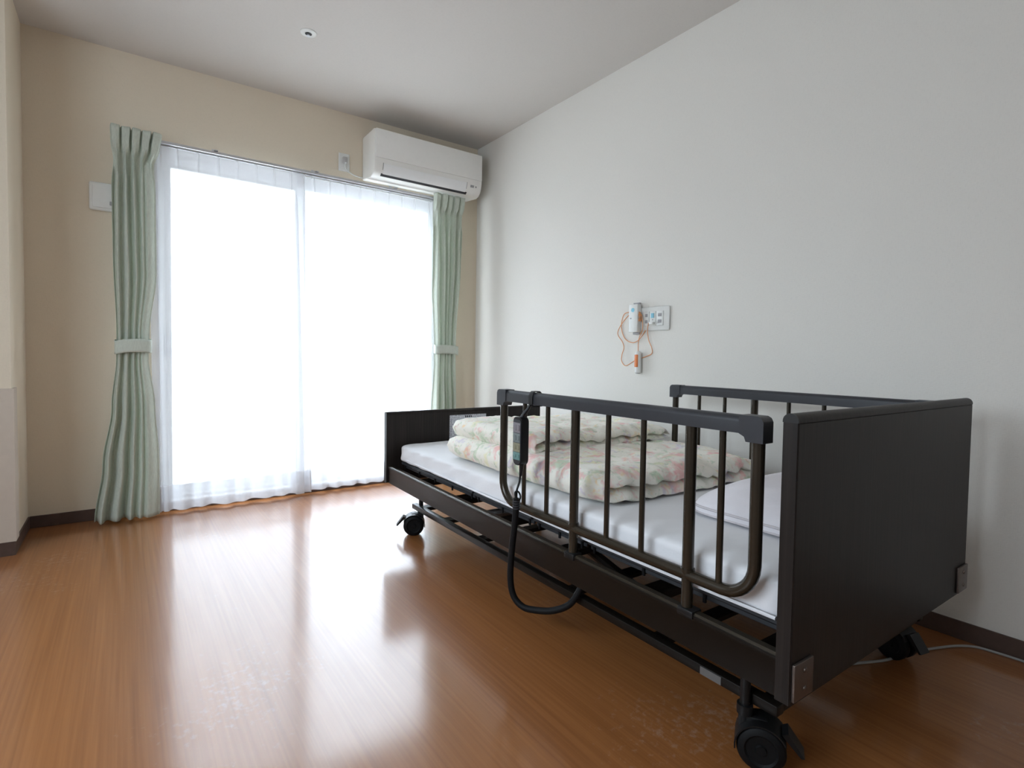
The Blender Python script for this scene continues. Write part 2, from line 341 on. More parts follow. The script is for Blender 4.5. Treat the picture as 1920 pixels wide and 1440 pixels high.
# window with two sliding sashes
win = struct('window_1', G().box(WX0, WX0+.035, 3.61, 3.70, WZ0, WZ1).box(WX1-.035, WX1, 3.61, 3.70, WZ0, WZ1)
             .box(WX0+.035, WX1-.035, 3.61, 3.70, WZ1-.035, WZ1).box(WX0+.035, WX1-.035, 3.61, 3.70, WZ0, WZ0+.03), 'wframe', 'white framed sliding window behind sheer curtains')
def sash(x0, x1, y0, y1):
    z0, z1, a = WZ0+.03, WZ1-.035, .042
    s = mesh('sash', G().box(x0, x0+a, y0, y1, z0, z1).box(x1-a, x1, y0, y1, z0, z1).box(x0+a, x1-a, y0, y1, z1-a, z1).box(x0+a, x1-a, y0, y1, z0, z0+.05), 'wframe', win, smooth=0)
    mesh('pane', G().box(x0+a-.005, x1-a+.005, (y0+y1)/2-.003, (y0+y1)/2+.003, z0+.045, z1-a+.005), 'glass', s, smooth=0)
    return s
s1 = sash(WX0+.035, -1.235, 3.657, 3.685)
s2 = sash(-1.305, WX1-.035, 3.622, 3.650)
mesh('latch', G().box(-1.285, -1.255, 3.606, 3.622, .93, .99, .004), 'alu', s2)
mesh('handle', G().box(-2.008, -1.985, 3.645, 3.657, .86, .98, .003), 'alu', s1)
sc = mesh('insect_screen', G().box(WX0+.035, -1.235, 3.692, 3.6925, WZ0+.04, WZ1-.035), 'screen', win, smooth=0)
struct('trim_2', G().box(WX0, WX1, D-.004, 3.61, WZ0, WZ0+.012).box(WX0, WX0+.012, D-.002, 3.61, WZ0+.012, WZ1-.012).box(WX1-.012, WX1, D-.002, 3.61, WZ0+.012, WZ1-.012).box(WX0, WX1, D-.002, 3.61, WZ1-.012, WZ1), 'wframe', 'white reveal lining the window opening')

# ------------------------------------------------------------------ the bed
tz = lambda v: .009*v                  # the upper frame rises a little towards the foot end
bed = thing('care_bed', 'dark brown adjustable care bed on black casters beside the wall', 'bed', (.49, 1.05, 0), BED)
W = .979
# headboard
def arcprof(v0, v1, z0, z1, r, n=6):
    p = [(v0, z0), (v1, z0), (v1, z1-r)]
    p += [(v1-r+r*math.cos(a), z1-r+r*math.sin(a)) for a in [PI/2*k/n for k in range(1, n+1)]]
    p += [(v0+r-r*math.sin(a), z1-r+r*math.cos(a)) for a in [PI/2*k/n for k in range(0, n+1)]]
    return p
hb = mesh('headboard', G().box(.002, W-.002, 0, .031, .221, .772, .002, 1), 'wood', bed, smooth=30)
mesh('top_rail', G().prism(arcprof(0, .031, .772, .790, .0150), 0, .003, W-.003), 'wood', hb)
for a, b in ((0, .003), (W-.003, W)):
    mesh('end_cap', G().prism(arcprof(0, .031, .772, .790, .0150), 0, a, b), 'cap', hb)
    mesh('edge_band', G().box(a, b, .0015, .0295, .222, .772), 'wood', hb, smooth=0)
for u0 in (.005, W-.077):
    p = mesh('corner_plate', G().box(u0, u0+.072, -.007, 0, .229, .303, .002, 2), 'steel', bed)
    for z in (.248, .285): mesh('screw', G().lathe([(.0055, 0), (.0050, .002), (.003, .003)], (u0+.038, -.007, z), (0, -1, 0), 12), 'steel', p)
# footboard
fb = mesh('footboard', G().box(.002, W-.002, 2.070, 2.100, .239, .588, .002, 1), 'wood', bed, smooth=30)
mesh('top_rail', G().prism(arcprof(2.070, 2.100, .588, .600, .010), 0, .003, W-.003), 'wood', fb)
for a, b in ((0, .003), (W-.003, W)):
    mesh('edge_band', G().prism(arcprof(2.070, 2.100, .240, .600, .010), 0, a, b), 'frame', fb, smooth=30)
nt_ = mesh('notice', G().box(.36, .592, 2.0688, 2.070, .425, .566), 'print', fb, smooth=0)
nt_['label'] = 'white printed notice with rows of small text'
mesh('notice_heading', G().box(.455, .462, 2.0682, 2.0688, .550, .561).box(.466, .474, 2.0682, 2.0688, .550, .561).box(.480, .488, 2.0682, 2.0688, .550, .561).box(.492, .498, 2.0682, 2.0688, .550, .561), 'dark', fb, smooth=0)
mesh('notice_rule', G().box(.3675, .369, 2.0682, 2.0688, .430, .552), 'dark', fb, smooth=0)
# side frame channels
def shear(g):
    g.v = [(x, y, z+tz(y)) for x, y, z in g.v]; return g
for sgn, c in ((1, 0), (-1, W)):
    X = lambda q: c+sgn*q
    pr = [(.010, .222), (.010, .288), (.008, .292), (.008, .301), (.013, .306), (.030, .306), (.034, .302), (.034, .222), (.030, .219), (.014, .219)]
    sf = mesh('side_frame', shear(G().prism([(X(a), z) for a, z in pr], 1, .033, 2.068)), 'frame', bed)
    mesh('lip', shear(G().prism([(X(a), z) for a, z in [(.0085, .3035), (.013, .3085), (.030, .3085), (.0345, .304), (.030, .306), (.013, .306)]], 1, .034, 2.067)), 'tube', sf)
    # brackets with post sockets that hold the rail
    for v in (.25, .66): mesh('socket', shear(G().box(min(X(.004), X(.040)), max(X(.004), X(.040)), v-.022, v+.022, .292, .312, .004)), 'black', bed)
# cross members joining the two channels
for v in (.10, .44, .80, 1.16, 1.52, 1.88):
    mesh('cross_member', shear(G().box(.034, W-.034, v-.030, v+.030, .236, .262, .003, 1)), 'frame', bed)
# deck in four sections, each with side skirt and ribs
for a, b in ((.045, .66), (.675, .93), (.945, 1.33), (1.345, 2.055)):
    d = mesh('deck_section', (G().box(.075, W-.075, a, b, .330, .345, .004, 1)), 'deck', bed)
    for q in ((.092, .102), (W-.102, W-.092)):
        mesh('skirt', (G().box(q[0], q[1], a, b, .312, .330, .002, 1)), 'deck', d)
        n = max(2, int((b-a)/.16)); sd = -1 if q[0] < .5 else 1
        for k in range(n+1):
            v = lerp(a+.02, b-.02, k/n); x = q[0] if sd < 0 else q[1]
            mesh('rib', (G().box(min(x, x+sd*.005), max(x, x+sd*.005), v-.004, v+.004, .305, .333)), 'black', d, smooth=0)
# base frame near the floor, lifting arms and motor
for u0 in (.088, W-.118):
    mesh('base_rail', G().box(u0, u0+.030, .07, 1.95, .125, .150, .004), 'frame', bed)
for v in (.10, .42, .78, 1.36, 1.66, 1.90):
    mesh('base_cross', G().box(.118, W-.118, v-.025, v+.025, .122, .140, .003, 1), 'frame', bed)
for v0, v1 in ((.50, .98), (1.62, 1.20)):
    for u0 in (.24, W-.27):
        mesh('lift_arm', G().tube([(u0, v0, .150), (u0, v1, .262+tz(v1))], .016, 8), 'frame', bed)
mesh('motor', G().box(.40, .56, .62, 1.02, .16, .255, .015, 3), 'black', bed)
mesh('motor_rod', G().tube([(.48, 1.02, .21), (.48, 1.42, .25)], .014, 10), 'alu', bed)
mesh('control_box', G().box(.60, .76, 1.02, 1.30, .145, .235, .012, 3), 'black', bed)
lb = mesh('rating_plate', G().box(.0865, .088, .205, .262, .128, .147), 'plate', bed, smooth=0); lb['label'] = 'small pale rating sticker on the base rail'
# casters
def caster(u, v, ang):
    ca, sa = math.cos(ang), math.sin(ang)
    def R(x, y, z): return (u+x*ca-y*sa, v+x*sa+y*ca, z)
    def rot(g): g.v = [R(*p) for p in g.v]; return g
    c_ = mesh('caster', rot(G().lathe([(.013, .105), (.017, .107), (.017, .128)], (0, -.035, 0), (0, 0, 1), 16)
        .lathe([(.011, .09), (.011, .205)], (0, -.035, 0), (0, 0, 1), 14)
        .box(-.010, .010, -.048, .012, .050, .106, .004)), 'black', bed)
    for sx in (-1, 1):
        mesh('wheel', rot(G().lathe([(.001, .008), (.046, .008), (.050, .012), (.050, .026), (.046, .031), (.034, .034), (.030, .030), (.012, .029), (.010, .033), (.001, .033)], (0, 0, .050), (sx, 0, 0), 32)), 'rubber', c_)
    # half-round fender over the wheels and the brake pedal
    pf = []
    for k in range(13):
        a = lerp(-.35*PI, .55*PI, k/12); pf.append((math.sin(a)*-.0545, .050+math.cos(a)*.0545))
    pi = []
    for k in range(13):
        a = lerp(.55*PI, -.35*PI, k/12); pi.append((math.sin(a)*-.0515, .050+math.cos(a)*.0515))
    mesh('fender', rot(G().prism(pf+pi, 0, -.034, .034)), 'black', c_)
    mesh('brake_pedal', rot(G().prism([(.040, .090), (.052, .096), (.074, .066), (.084, .052), (.078, .050), (.062, .066), (.048, .080)], 0, -.020, .020)), 'black', c_)
caster(.090, 1.930, 1.14); caster(.093, .106, PI+.53); caster(W-.103, 1.945, -.3); caster(W-.13, .125, PI-.2)

# mattress in a white fitted sheet
MZ0, MZ1 = .347, .440
def mattress():
    g = G(); rows = []
    nv, nu = 90, 44
    U0, U1, V0, V1 = .058, W-.058, .040, 2.030
    # closed loop cross-section per v, rounded edges; sheet wrinkles
    for i in range(nv+1):
        tv = i/nv; v = lerp(V0, V1, tv)
        endf = min(1, min(v-V0, V1-v)/.03); ins = (1-math.sqrt(max(0, 1-(1-endf)**2)))*.03
        row = []
        n = 72
        for k in range(n):
            a = 2*PI*k/n; ca, sa = math.cos(a), math.sin(a)
            ex = .12
            x = math.copysign(abs(ca)**ex, ca); z = math.copysign(abs(sa)**.30, sa)
            u = (U0+U1)/2+x*((U1-U0)/2-ins); zz = (MZ0+MZ1)/2+z*((MZ1-MZ0)/2-ins*.5)
            if z > -.85:
                sd = max(0, min(1, (abs(x)-.70)/.28)); sd = sd*sd*(3-2*sd)
                w_ = noise.noise(Vector((u*4+v*1.5, v*3, zz*8)))*.006
                dg = .006*math.sin(v*21+zz*60+2*noise.noise(Vector((v*5, zz*6, 0))))*max(0, min(1, (v-.9)/.6))
                u += math.copysign(w_+dg, x)*sd; zz += w_*.7*(1-sd)
            row.append((u, v, zz))
        rows.append(row)
    g.grid(rows, True); n = len(rows[0]); tot = len(rows)*n
    g.f.append(tuple(range(n))[::-1]); g.f.append(tuple(range(tot-n, tot)))
    return g
mt = mesh('mattress', mattress(), 'sheet', fr=BED, base=(.49, 1.03, .347), smooth=70)
tag(mt, 'thin mattress in a white fitted sheet lying on the care bed', 'mattress')
mesh('sheet_hem', G().tube([(.052, .06, .357), (.047, .5, .357), (.050, 1.0, .360), (.050, 1.5, .366), (.058, 1.98, .370)], .004, 6, 8), 'sheet', mt)

# folded floral duvet: two doubled layers, each folded along its near side
def layer(v0, v1, u0, u1, zb, h, th, seed, skew=0, tip=0):
    """cloth folded along u0: lower leaf, round fold, upper leaf; leaves thin out at their sewn edges"""
    g = G(); nt, nv = 90, 72
    Lr = u1-u0; rf = h/2
    tot = 2*Lr+PI*rf
    def mid(t, v):
        s = t*tot
        if s < Lr: return (u1-s, zb+th*.5, (0, -1))
        if s < Lr+PI*rf:
            a = (s-Lr)/rf; return (u0-math.sin(a)*rf, zb+th*.5+rf-math.cos(a)*rf, (-math.sin(a), -math.cos(a)))
        q = s-Lr-PI*rf; return (u0+q, zb+th*.5+h, (0, 1))
    outer, inner = [], []
    for i in range(nt+1):
        t = i/nt; ro, ri = [], []
        for j in range(nv+1):
            tv = j/nv
            # tighter samples near the sewn edges
            tv = .5-.5*math.cos(PI*tv)
            u, z, nr = mid(t, tv)
            v = lerp(v0, v1, tv)
            ev = min(1, min(tv, 1-tv)*(v1-v0)/.10); et = min(1, min(t, 1-t)*tot/.10)
            puff = math.sqrt(max(0, 1-(1-ev)**2))*math.sqrt(max(0, 1-(1-et)**2))
            q = Vector((u*6+seed, v*6+t*5, t*9)); n1 = noise.noise(q); n2 = noise.noise(q*2.6); n3 = noise.noise(q*5.5)
            hw = th*.5*(.05+.95*puff)*(1+.22*n1+.12*n2)
            pk = (1-ev)*.005*math.sin(u*70+seed)
            top = max(0, min(1, (t-.5)*4)); far = max(0, (u-u0)/Lr)
            # each leaf sinks onto the one below at its sewn edges; the round fold stays proud
            near = 1-min(1, max(0, (u-u0-.02)/.16))
            droop = -(1-puff)*(th*.42*(1-.5*near))+(top-.5)*0
            wav = (.012*n1+.008*n2)*top
            cre = -.012*top*math.exp(-((v-v0-.10-.35*far)/.03)**2)*max(0, 1-far*1.6)
            uu = u+.014*n1*(1-ev)+.010*n2*(1 if .42 < t < .6 else 0)-near*.02*(1-ev)*(-1)
            vv = v+.020*noise.noise(Vector((u*4+seed, t*6, 3)))*(1-ev)+skew*(u-u0)*(1-tv)+.010*n2*(1-ev)
            zz = z+droop+wav+cre+tip*far*(1 if t > .5 else .3)
            ro.append((uu+nr[0]*hw, vv, max(zz+nr[1]*hw+pk+.004*n3*puff, zb+.001)))
            ri.append((uu-nr[0]*hw, vv, max(zz-nr[1]*hw+pk, zb+.001)))
        outer.append(ro); inner.append(ri)
    ring = [o+i[::-1] for o, i in zip(outer, inner)]
    g.grid(ring, True); n = len(ring[0])
    m = len(ring)*n
    for base in (0, m-n):                       # close the two far edges
        for j in range(n//2-1): g.f.append((base+j, base+j+1, base+n-2-j, base+n-1-j))
    return g
dv = thing('duvet', 'folded floral duvet in cream, pink and green on the white mattress', 'duvet', (.5, 1.1, .445), BED)
mesh('lower_fold', layer(.615, 1.60, .120, .925, .447, .048, .052, 1.3, skew=-.01, tip=-.018), 'floral', dv, smooth=80)
mesh('upper_fold', layer(1.02, 1.63, .140, .930, .538, .036, .042, 7.9, skew=.04, tip=-.016), 'floral', dv, smooth=80)

# pillow
def pillow():
    g = G(); n, m = 48, 24; rows_t, rows_b = [], []
    cu, cv, a, b = .605, .272, .310, .212
    for i in range(m+1):
        r = i/m; rt_, rb_ = [], []
        for k in range(n):
            t = 2*PI*k/n; c, s_ = math.cos(t), math.sin(t)
            sx = math.copysign(abs(c)**.28, c); sy = math.copysign(abs(s_)**.28, s_)
            x, y = cu+a*r*sx, cv+b*r*sy
            hgt = .080*(1-r**2.6)**.75
            nn = noise.noise(Vector((x*9, y*9, 2)))*.006*(1-r**4)
            z0 = .447
            rt_.append((x, y, z0+.020+hgt+nn)); rb_.append((x, y, z0+.002+.010*(1 if r > .98 else 0)*0))
        rows_t.append(rt_); rows_b.append(rb_)
    g.grid(rows_t, True); g.grid(rows_b, True)
    # side wall joins the two
    o = len(g.v); A = (m)*n; Bq = (m+1)*n+m*n
    for k in range(n): g.f.append((A+k, A+(k+1) % n, Bq+(k+1) % n, Bq+k))
    return g, [rows_t[-1][k] for k in range(n)]
pg, rim = pillow()
pw_ = mesh('pillow', pg, 'pillow', fr=BED, base=(.605, .272, .449), smooth=60)
tag(pw_, 'flat pale white pillow lying against the headboard', 'pillow')
mesh('piping', G().tube([(p[0], p[1], p[2]) for p in rim]+[rim[0]], .0035, 6), 'piping', pw_)
mesh('seam', G().tube([(p[0], p[1], .450) for p in rim]+[(rim[0][0], rim[0][1], .450)], .003, 6), 'piping', pw_)

# ------------------------------------------------------------------ bed rails (lift out of the frame)
def rail(name, label, uc, group):
    t = thing(name, label, 'bed rail', (uc, .56, .31), BED, group)
    v0, v1 = .092, 1.036; zt, zb, rb, R_ = .750, .388, .0135, .075
    pts = [(uc, v0, zt)]
    pts += [(uc, v0, zb+R_+.02)]
    for k in range(9):
        a = PI/2*k/8; pts.append((uc, v0+R_-R_*math.cos(a), zb+R_-R_*math.sin(a)))
    for k in range(9):
        a = PI/2*k/8; pts.append((uc, v1-R_+R_*math.sin(a), zb+R_-R_*math.cos(a)))
    pts += [(uc, v1, zb+R_+.02), (uc, v1, zt)]
    mesh('loop_tube', G().tube(pts, rb, 14), 'tube', t, smooth=60)
    for v in (.175, .40, .525, .79, .912):
        mesh('bar', G().tube([(uc, v, zb+.008), (uc, v, zt)], .0075, 12), 'tube', t)
    for v in (.257, .660):
        p = mesh('post', G().tube([(uc, v, .300+tz(v)), (uc, v, zt)], .0135, 14), 'tube', t)
        mesh('weld', G().lathe([(.0165, -.004), (.0165, .004)], (uc, v, zb+.012), (0, 0, 1), 14), 'tube', p)
    # plastic hand grip with rounded top, and the two corner pieces that run down the end tubes
    def gp(a, z0, z1, r=.014):
        p = [(uc-a, z0), (uc+a, z0), (uc+a, z1-r)]
        p += [(uc+a-r+r*math.cos(q), z1-r+r*math.sin(q)) for q in [PI/2*k/6 for k in range(1, 7)]]
        p += [(uc-a+r-r*math.sin(q), z1-r+r*math.cos(q)) for q in [PI/2*k/6 for k in range(7)]]
        return p
    mesh('hand_grip', G().prism(gp(.0165, .738, .776), 1, v0+.022, v1-.022), 'cover', t)
    for v, s in ((v0, 1), (v1, -1)):
        prof = [(v-s*.020, .722), (v+s*.018, .722), (v+s*.022, .732), (v+s*.034, .738), (v+s*.034, .777), (v-s*.008, .777), (v-s*.016, .773), (v-s*.020, .765)]
        mesh('corner_piece', G().prism(prof, 0, uc-.0185, uc+.0185), 'cover', t, smooth=50)
    return t
rail('bed_rail', 'bronze bed rail with dark grip and hanging hand control, facing the open floor', .022, 'bed side rails')
rail('bed_rail', 'bronze bed rail with dark grip standing along the wall side', W-.034, 'bed side rails')

# ------------------------------------------------------------------ wired hand control hanging on the rail
rc = thing('hand_control', 'black wired bed hand control with pastel keys hanging from bed rail', 'remote', (-.02, .875, .54), BED)
def capsule(v0, v1, z0, z1, r0, r1, n=6):
    p = []
    for (cv, cz, r, a0) in ((v1-r0, z0+r0, r0, -PI/2), (v1-r1, z1-r1, r1, 0), (v0+r1, z1-r1, r1, PI/2), (v0+r0, z0+r0, r0, PI)):
        for k in range(n+1): a = a0+PI/2*k/n; p.append((cv+r*math.cos(a), cz+r*math.sin(a)))
    return p
mesh('body', G().prism(capsule(.852, .900, .543, .698, .020, .016), 0, -.033, -.006), 'black', rc)
mesh('body_rim', G().prism(capsule(.8545, .8975, .546, .690, .018, .010), 0, -.035, -.033), 'cover', rc)
z = .680
for k, (mt_, hh) in enumerate((('rlilac', .034), ('rgrey', .031), ('ryellow', .030), ('rteal', .026))):
    kp = mesh('key_panel', G().box(-.0365, -.035, .8575, .8945, z-hh+.0015, z, .0005, 1), mt_, rc)
    for v in (.8605, .8775): mesh('key', G().box(-.0385, -.0365, v, v+.014, z-hh+.009, z-.007, .0008, 1), mt_, kp)
    z -= hh
mesh('strap', G().prism([(.0015, .733), (.0035, .7315), (.0035, .762), (.0075, .7745), (.0125, .7785), (.0315, .7785), (.0365, .7745), (.0405, .762), (.0405, .7345), (.0035, .7345), (.0035, .7315), (.0425, .7315), (.0432, .763), (.038, .7765), (.032, .7812), (.012, .7812), (.006, .7765), (.001, .763)], 1, .846, .866), 'black', rc)
mesh('hanger', G().tube([(.001, .856, .738), (-.004, .860, .724), (-.012, .868, .710), (-.018, .874, .694)], lambda t: lerp(.0045, .0075, t), 10, 5), 'black', rc)
mesh('strain_relief', G().tube([(-.02, .868, .548), (-.022, .868, .525), (-.024, .869, .508)], lambda t: lerp(.0085, .004, t), 10, 4), 'black', rc)
mesh('cable', G().tube([(-.024, .869, .512), (-.027, .870, .488), (-.034, .873, .462), (-.036, .872, .435), (-.034, .874, .420)], .0035, 8, 6), 'black', rc)
mesh('cable_tie', G().tube([(-.034+.010*math.cos(a), .868+.011*math.sin(a)*.6, .446+.013*math.sin(a)) for a in [2*PI*k/16 for k in range(17)]], .003, 6), 'black', rc)
for z in (.404, .412, .420, .428): mesh('collar', G().lathe([(.0125, -.0022), (.0125, .0022)], (-.034, .874, z), (0, 0, 1), 14), 'cover', rc)
mesh('conduit', G().tube([(-.034, .874, .436), (-.036, .878, .36), (-.040, .888, .26), (-.040, .893, .17), (-.034, .882, .115), (-.020, .852, .088), (.0, .815, .086), (.03, .76, .098), (.06, .715, .128), (.08, .69, .180), (.10, .685, .235)], .0105, 12, 8), 'rubber', rc)

# ------------------------------------------------------------------ curtains
def drape(L, R, yc, amp, nf, z0, z1, pinch, seed, nz=90, ns=230, flap=None):
    rows = []
    for i in range(nz+1):
        z = lerp(z1, z0, i/nz); row = []
        a = pw(amp, z); l, r = pw(L, z), pw(R, z); c = pw(pinch, z); y0 = pw(yc, z)
        low = max(0, min(1, (1.80-z)/.5))
        for k in range(ns+1):
            s = k/ns
            ph = s+low*.035*math.sin(2*PI*1.3*s+seed)+.010*low*noise.noise(Vector((s*3, z*1.6, seed)))
            th = 2*PI*nf*ph
            sn = math.sin(th)
            f = math.copysign(abs(sn)**.75, sn)
            d = abs((5*s) % 1-.5)*2                       # 0 in the middle of a pleat, 1 between two
            hd = -1+2*max(0, min(1, (d-.62)/.33))
            pn = 1-2.2*math.exp(-(d/.42)**2)
            kb = max(0, min(1, (1.86-z)/.11)); kb = kb*kb*(3-2*kb); kh = max(0, min(1, (z-1.875)/.06)); kh = kh*kh*(3-2*kh)
            f = lerp(lerp(pn, hd, kh), f, kb)
            x = l+(r-l)*s+c*(r-l)/5*.12*math.sin(2*PI*5*s)*(1-kb)
            y = y0+a*f*(.75+.25*math.sin(3.1*s*nf+seed))+.004*noise.noise(Vector((s*12, z*3, seed)))*kb
            if flap:
                q = max(0, (s-flap)/(1-flap)); y = lerp(y, y0-a*.8*math.sin(PI*min(1, q*1.1))+.012*q, min(1, q*2.5)*max(0, min(1, (1.90-z)/.1)))
            row.append((x, y, z))
        rows.append(row)
    return rows
def sheet_obj(name, rows, mat, parent=None, base=None, th=.0012, smooth=75):
    g = G(); g.grid(rows); o = mesh(name, g, mat, parent, base=base, smooth=smooth)
    if th:
        md = o.modifiers.new('thickness', 'SOLIDIFY'); md.thickness = th; md.offset = 0
    return o
YC = 3.425
rowsL = drape([(.012, -2.325), (.3, -2.290), (.6, -2.250), (.86, -2.228), (.97, -2.226), (1.4, -2.238), (1.72, -2.240), (1.86, -2.232), (1.95, -2.243), (2.024, -2.245)],
              [(.012, -2.045), (.3, -2.045), (.6, -2.062), (.86, -2.090), (.97, -2.086), (1.30, -2.052), (1.72, -2.054), (1.86, -2.060), (1.94, -2.036), (2.024, -2.024)],
              [(.012, 3.435), (.9, 3.432), (1.9, 3.424), (2.0, 3.420)], [(.012, .042), (.5, .036), (.82, .022), (.98, .022), (1.4, .030), (1.75, .030), (1.86, .020), (1.95, .024), (2.024, .026)],
              5.5, .012, 2.024, [(.02, .0), (1.7, .2), (1.86, 1.0), (1.95, -.2), (2.03, -.5)], .4, flap=.66)
cl = sheet_obj('curtain', rowsL, 'green', base=(-2.18, 3.43, .012)); tag(cl, 'sage green curtain tied back beside the vent cover', 'curtain', 'sage green side curtains')
rowsR = drape([(.012, -.440), (.5, -.415), (.86, -.404), (.98, -.404), (1.4, -.424), (1.82, -.430), (2.024, -.424)],
              [(.012, -.195), (.5, -.215), (.86, -.232), (.98, -.230), (1.5, -.200), (1.84, -.198), (2.024, -.184)],
              [(.012, 3.435), (.9, 3.432), (1.9, 3.424), (2.0, 3.420)], [(.012, .045), (.5, .036), (.82, .020), (.98, .020), (1.4, .030), (1.75, .030), (1.86, .020), (1.95, .024), (2.024, .026)],
              5.5, .012, 2.024, [(.02, .0), (1.7, .2), (1.86, 1.0), (1.95, -.2), (2.03, -.5)], 2.1)
cr_ = sheet_obj('curtain', rowsR, 'green', base=(-.31, 3.43, .012)); tag(cr_, 'sage green curtain tied back under the air conditioner', 'curtain', 'sage green side curtains')
def band(par, x0, x1, z0, z1, y, tilt):
    rows = []
    for z in [lerp(z0, z1, k/6) for k in range(7)]:
        row = []
        for k in range(41):
            a = 2*PI*k/40; ex = .55
            cx = math.copysign(abs(math.cos(a))**ex, math.cos(a)); cy = math.copysign(abs(math.sin(a))**.8, math.sin(a))
            row.append(((x0+x1)/2+cx*(x1-x0)/2, y+cy*.036, z+tilt*cx+.004*math.sin(3*a)))
        rows.append(row)
    return sheet_obj('tieback', rows, 'band', par, th=.003)
band(cl, -2.234, -2.078, .880, .948, 3.432, .004)
band(cr_, -.410, -.224, .900, .962, 3.432, -.004)

def sheer(tab_top, tab_bot, nf, seed, z0=.020, z1=1.985, yc=3.478):
    rows = []; nz, ns = 70, 420
    for i in range(nz+1):
        tz_ = i/nz; z = lerp(z1, z0, tz_); row = []
        for k in range(ns+1):
            s = k/ns
            x = lerp(pl_(tab_top, s), pl_(tab_bot, s), tz_**.8)
            th = 2*PI*nf*s+seed
            pleat = max(0, math.cos(th))**14          # narrow pinch pleats at the heading
            soft = math.sin(th+.8*math.sin(2.3*s+seed))+.5*math.sin(th*.5+1.3*seed)
            b = min(1, tz_/.10)
            y = yc-lerp(.010*pleat, .0085*soft*(.5+1.5*tz_**1.5), b)+.006*noise.noise(Vector((s*9, z*1.3, seed)))*b
            x += .006*math.sin(th*.5+z*1.2)*b*min(1, min(s, 1-s)*20)
            eg = max(0, 1-min(s, 1-s)/.15); x += eg*.030*math.sin(th*1.7+.6*z+seed)*b      # gathered side edges fold over themselves
            hem = .014*noise.noise(Vector((s*5, seed, 1)))*tz_**6
            row.append((x, y, z+hem))
        rows.append(row)
    return rows
def hang_sheer(rows, base, label):
    o = sheet_obj('sheer_curtain', rows, 'sheer', base=base, th=0); tag(o, label, 'curtain', 'white sheer curtains')
    n = len(rows)-1
    sheet_obj('hem', [[(x, y-.0025, z) for x, y, z in r] for r in rows[n-5:]], 'sheer_hem', o, th=0)
    sheet_obj('heading_tape', [[(x, y+.0025, z) for x, y, z in r] for r in rows[:4]], 'sheer_hem', o, th=0)
    return o
hang_sheer(sheer([(0, -2.080), (.16, -2.005), (.86, -1.385), (1, -1.285)], [(0, -2.070), (.22, -1.955), (.84, -1.360), (1, -1.265)], 9, .3), (-1.68, 3.487, .020), 'white sheer curtain drawn over window beside the vent cover')
hang_sheer(sheer([(0, -1.335), (.13, -1.265), (.88, -.520), (1, -.385)], [(0, -1.330), (.13, -1.225), (.88, -.510), (1, -.365)], 10, 1.9, yc=3.514), (-.87, 3.514, .020), 'white sheer curtain drawn over window below the air conditioner')

# double curtain rail
cr = thing('curtain_rail', 'silver double curtain rail above the window', 'curtain rail', (-1.21, 3.5, 2.0))
mesh('track', G().prism([(3.462, 1.997), (3.474, 1.997), (3.474, 2.010), (3.462, 2.010)], 0, -2.235, -.19), 'alu', cr, smooth=0)
mesh('track', G().prism([(3.496, 1.993), (3.508, 1.993), (3.508, 2.006), (3.496, 2.006)], 0, -2.20, -.21), 'alu', cr, smooth=0)
for x in (-2.16, -1.77, -1.22, -.70, -.24):
    mesh('bracket', G().box(x-.010, x+.010, 3.446, 3.548, 2.011, 2.015).box(x-.010, x+.010, 3.544, 3.5495, 2.0155, 2.045), 'alu', cr, smooth=0)
for k in range(9):
    x = -1.98+k*.08; mesh('runner', G().box(x-.002, x+.002, 3.499, 3.503, 1.984, 1.993, .0005, 1), 'alu', cr)
for k in range(9):
    x = -1.24+k*.088; mesh('runner', G().box(x-.002, x+.002, 3.499, 3.503, 1.984, 1.993, .0005, 1), 'alu', cr)

# ------------------------------------------------------------------ air conditioner
ac = thing('air_conditioner', 'white wall-mounted air conditioner in the corner above the window', 'air conditioner', (-.496, 3.545, 2.03))
AX0, AX1 = -.897, -.097
prof = [(3.549, 2.318), (3.545, 2.326), (3.352, 2.328), (3.336, 2.322), (3.330, 2.308), (3.331, 2.136), (3.333, 2.118), (3.338, 2.092), (3.350, 2.062), (3.372, 2.042), (3.405, 2.034), (3.549, 2.046)]
g = G().prism(prof, 0, AX0+.012, AX1-.012)
for a, b in ((AX0+.012, AX0), (AX1-.012, AX1)):
    sh = [(lerp(y, 3.45, .03), lerp(zz, 2.18, .03)) for y, zz in prof]
    n = len(prof); v = [(a, y, zz) for y, zz in prof]+[(lerp(a, b, .75), lerp(y, 3.45, .008), lerp(zz, 2.18, .008)) for y, zz in prof]+[(b, y, zz) for y, zz in sh]
    g.add(v, [(r*n+i, r*n+(i+1) % n, (r+1)*n+(i+1) % n, (r+1)*n+i) for r in range(2) for i in range(n)]+[tuple(range(2*n, 3*n))])
mesh('casing', g, 'ac', ac, smooth=35)
mesh('front_panel', G().box(AX0+.004, AX1-.004, 3.322, 3.332, 2.142, 2.322, .004, 2), 'ac', ac)
def curve_strip(pts, off, x0, x1, th=.004):
    """a curved plate following pts (y,z), lifted off by `off`"""
    o = []; inn = []
    for i, (y, zz) in enumerate(pts):
        a = pts[max(i-1, 0)]; b = pts[min(i+1, len(pts)-1)]; ty, tz2 = b[0]-a[0], b[1]-a[1]; l = math.hypot(ty, tz2)
        ny, nz2 = tz2/l, -ty/l
        o.append((y+ny*(off+th), zz+nz2*(off+th))); inn.append((y+ny*off, zz+nz2*off))
    return G().prism(o+inn[::-1], 0, x0, x1)
lv = [(3.3330, 2.112), (3.3365, 2.098), (3.342, 2.082), (3.350, 2.066), (3.360, 2.054)]
mesh('louver', curve_strip(lv, .001, AX0+.062, AX1-.125), 'acflap', ac, smooth=50)
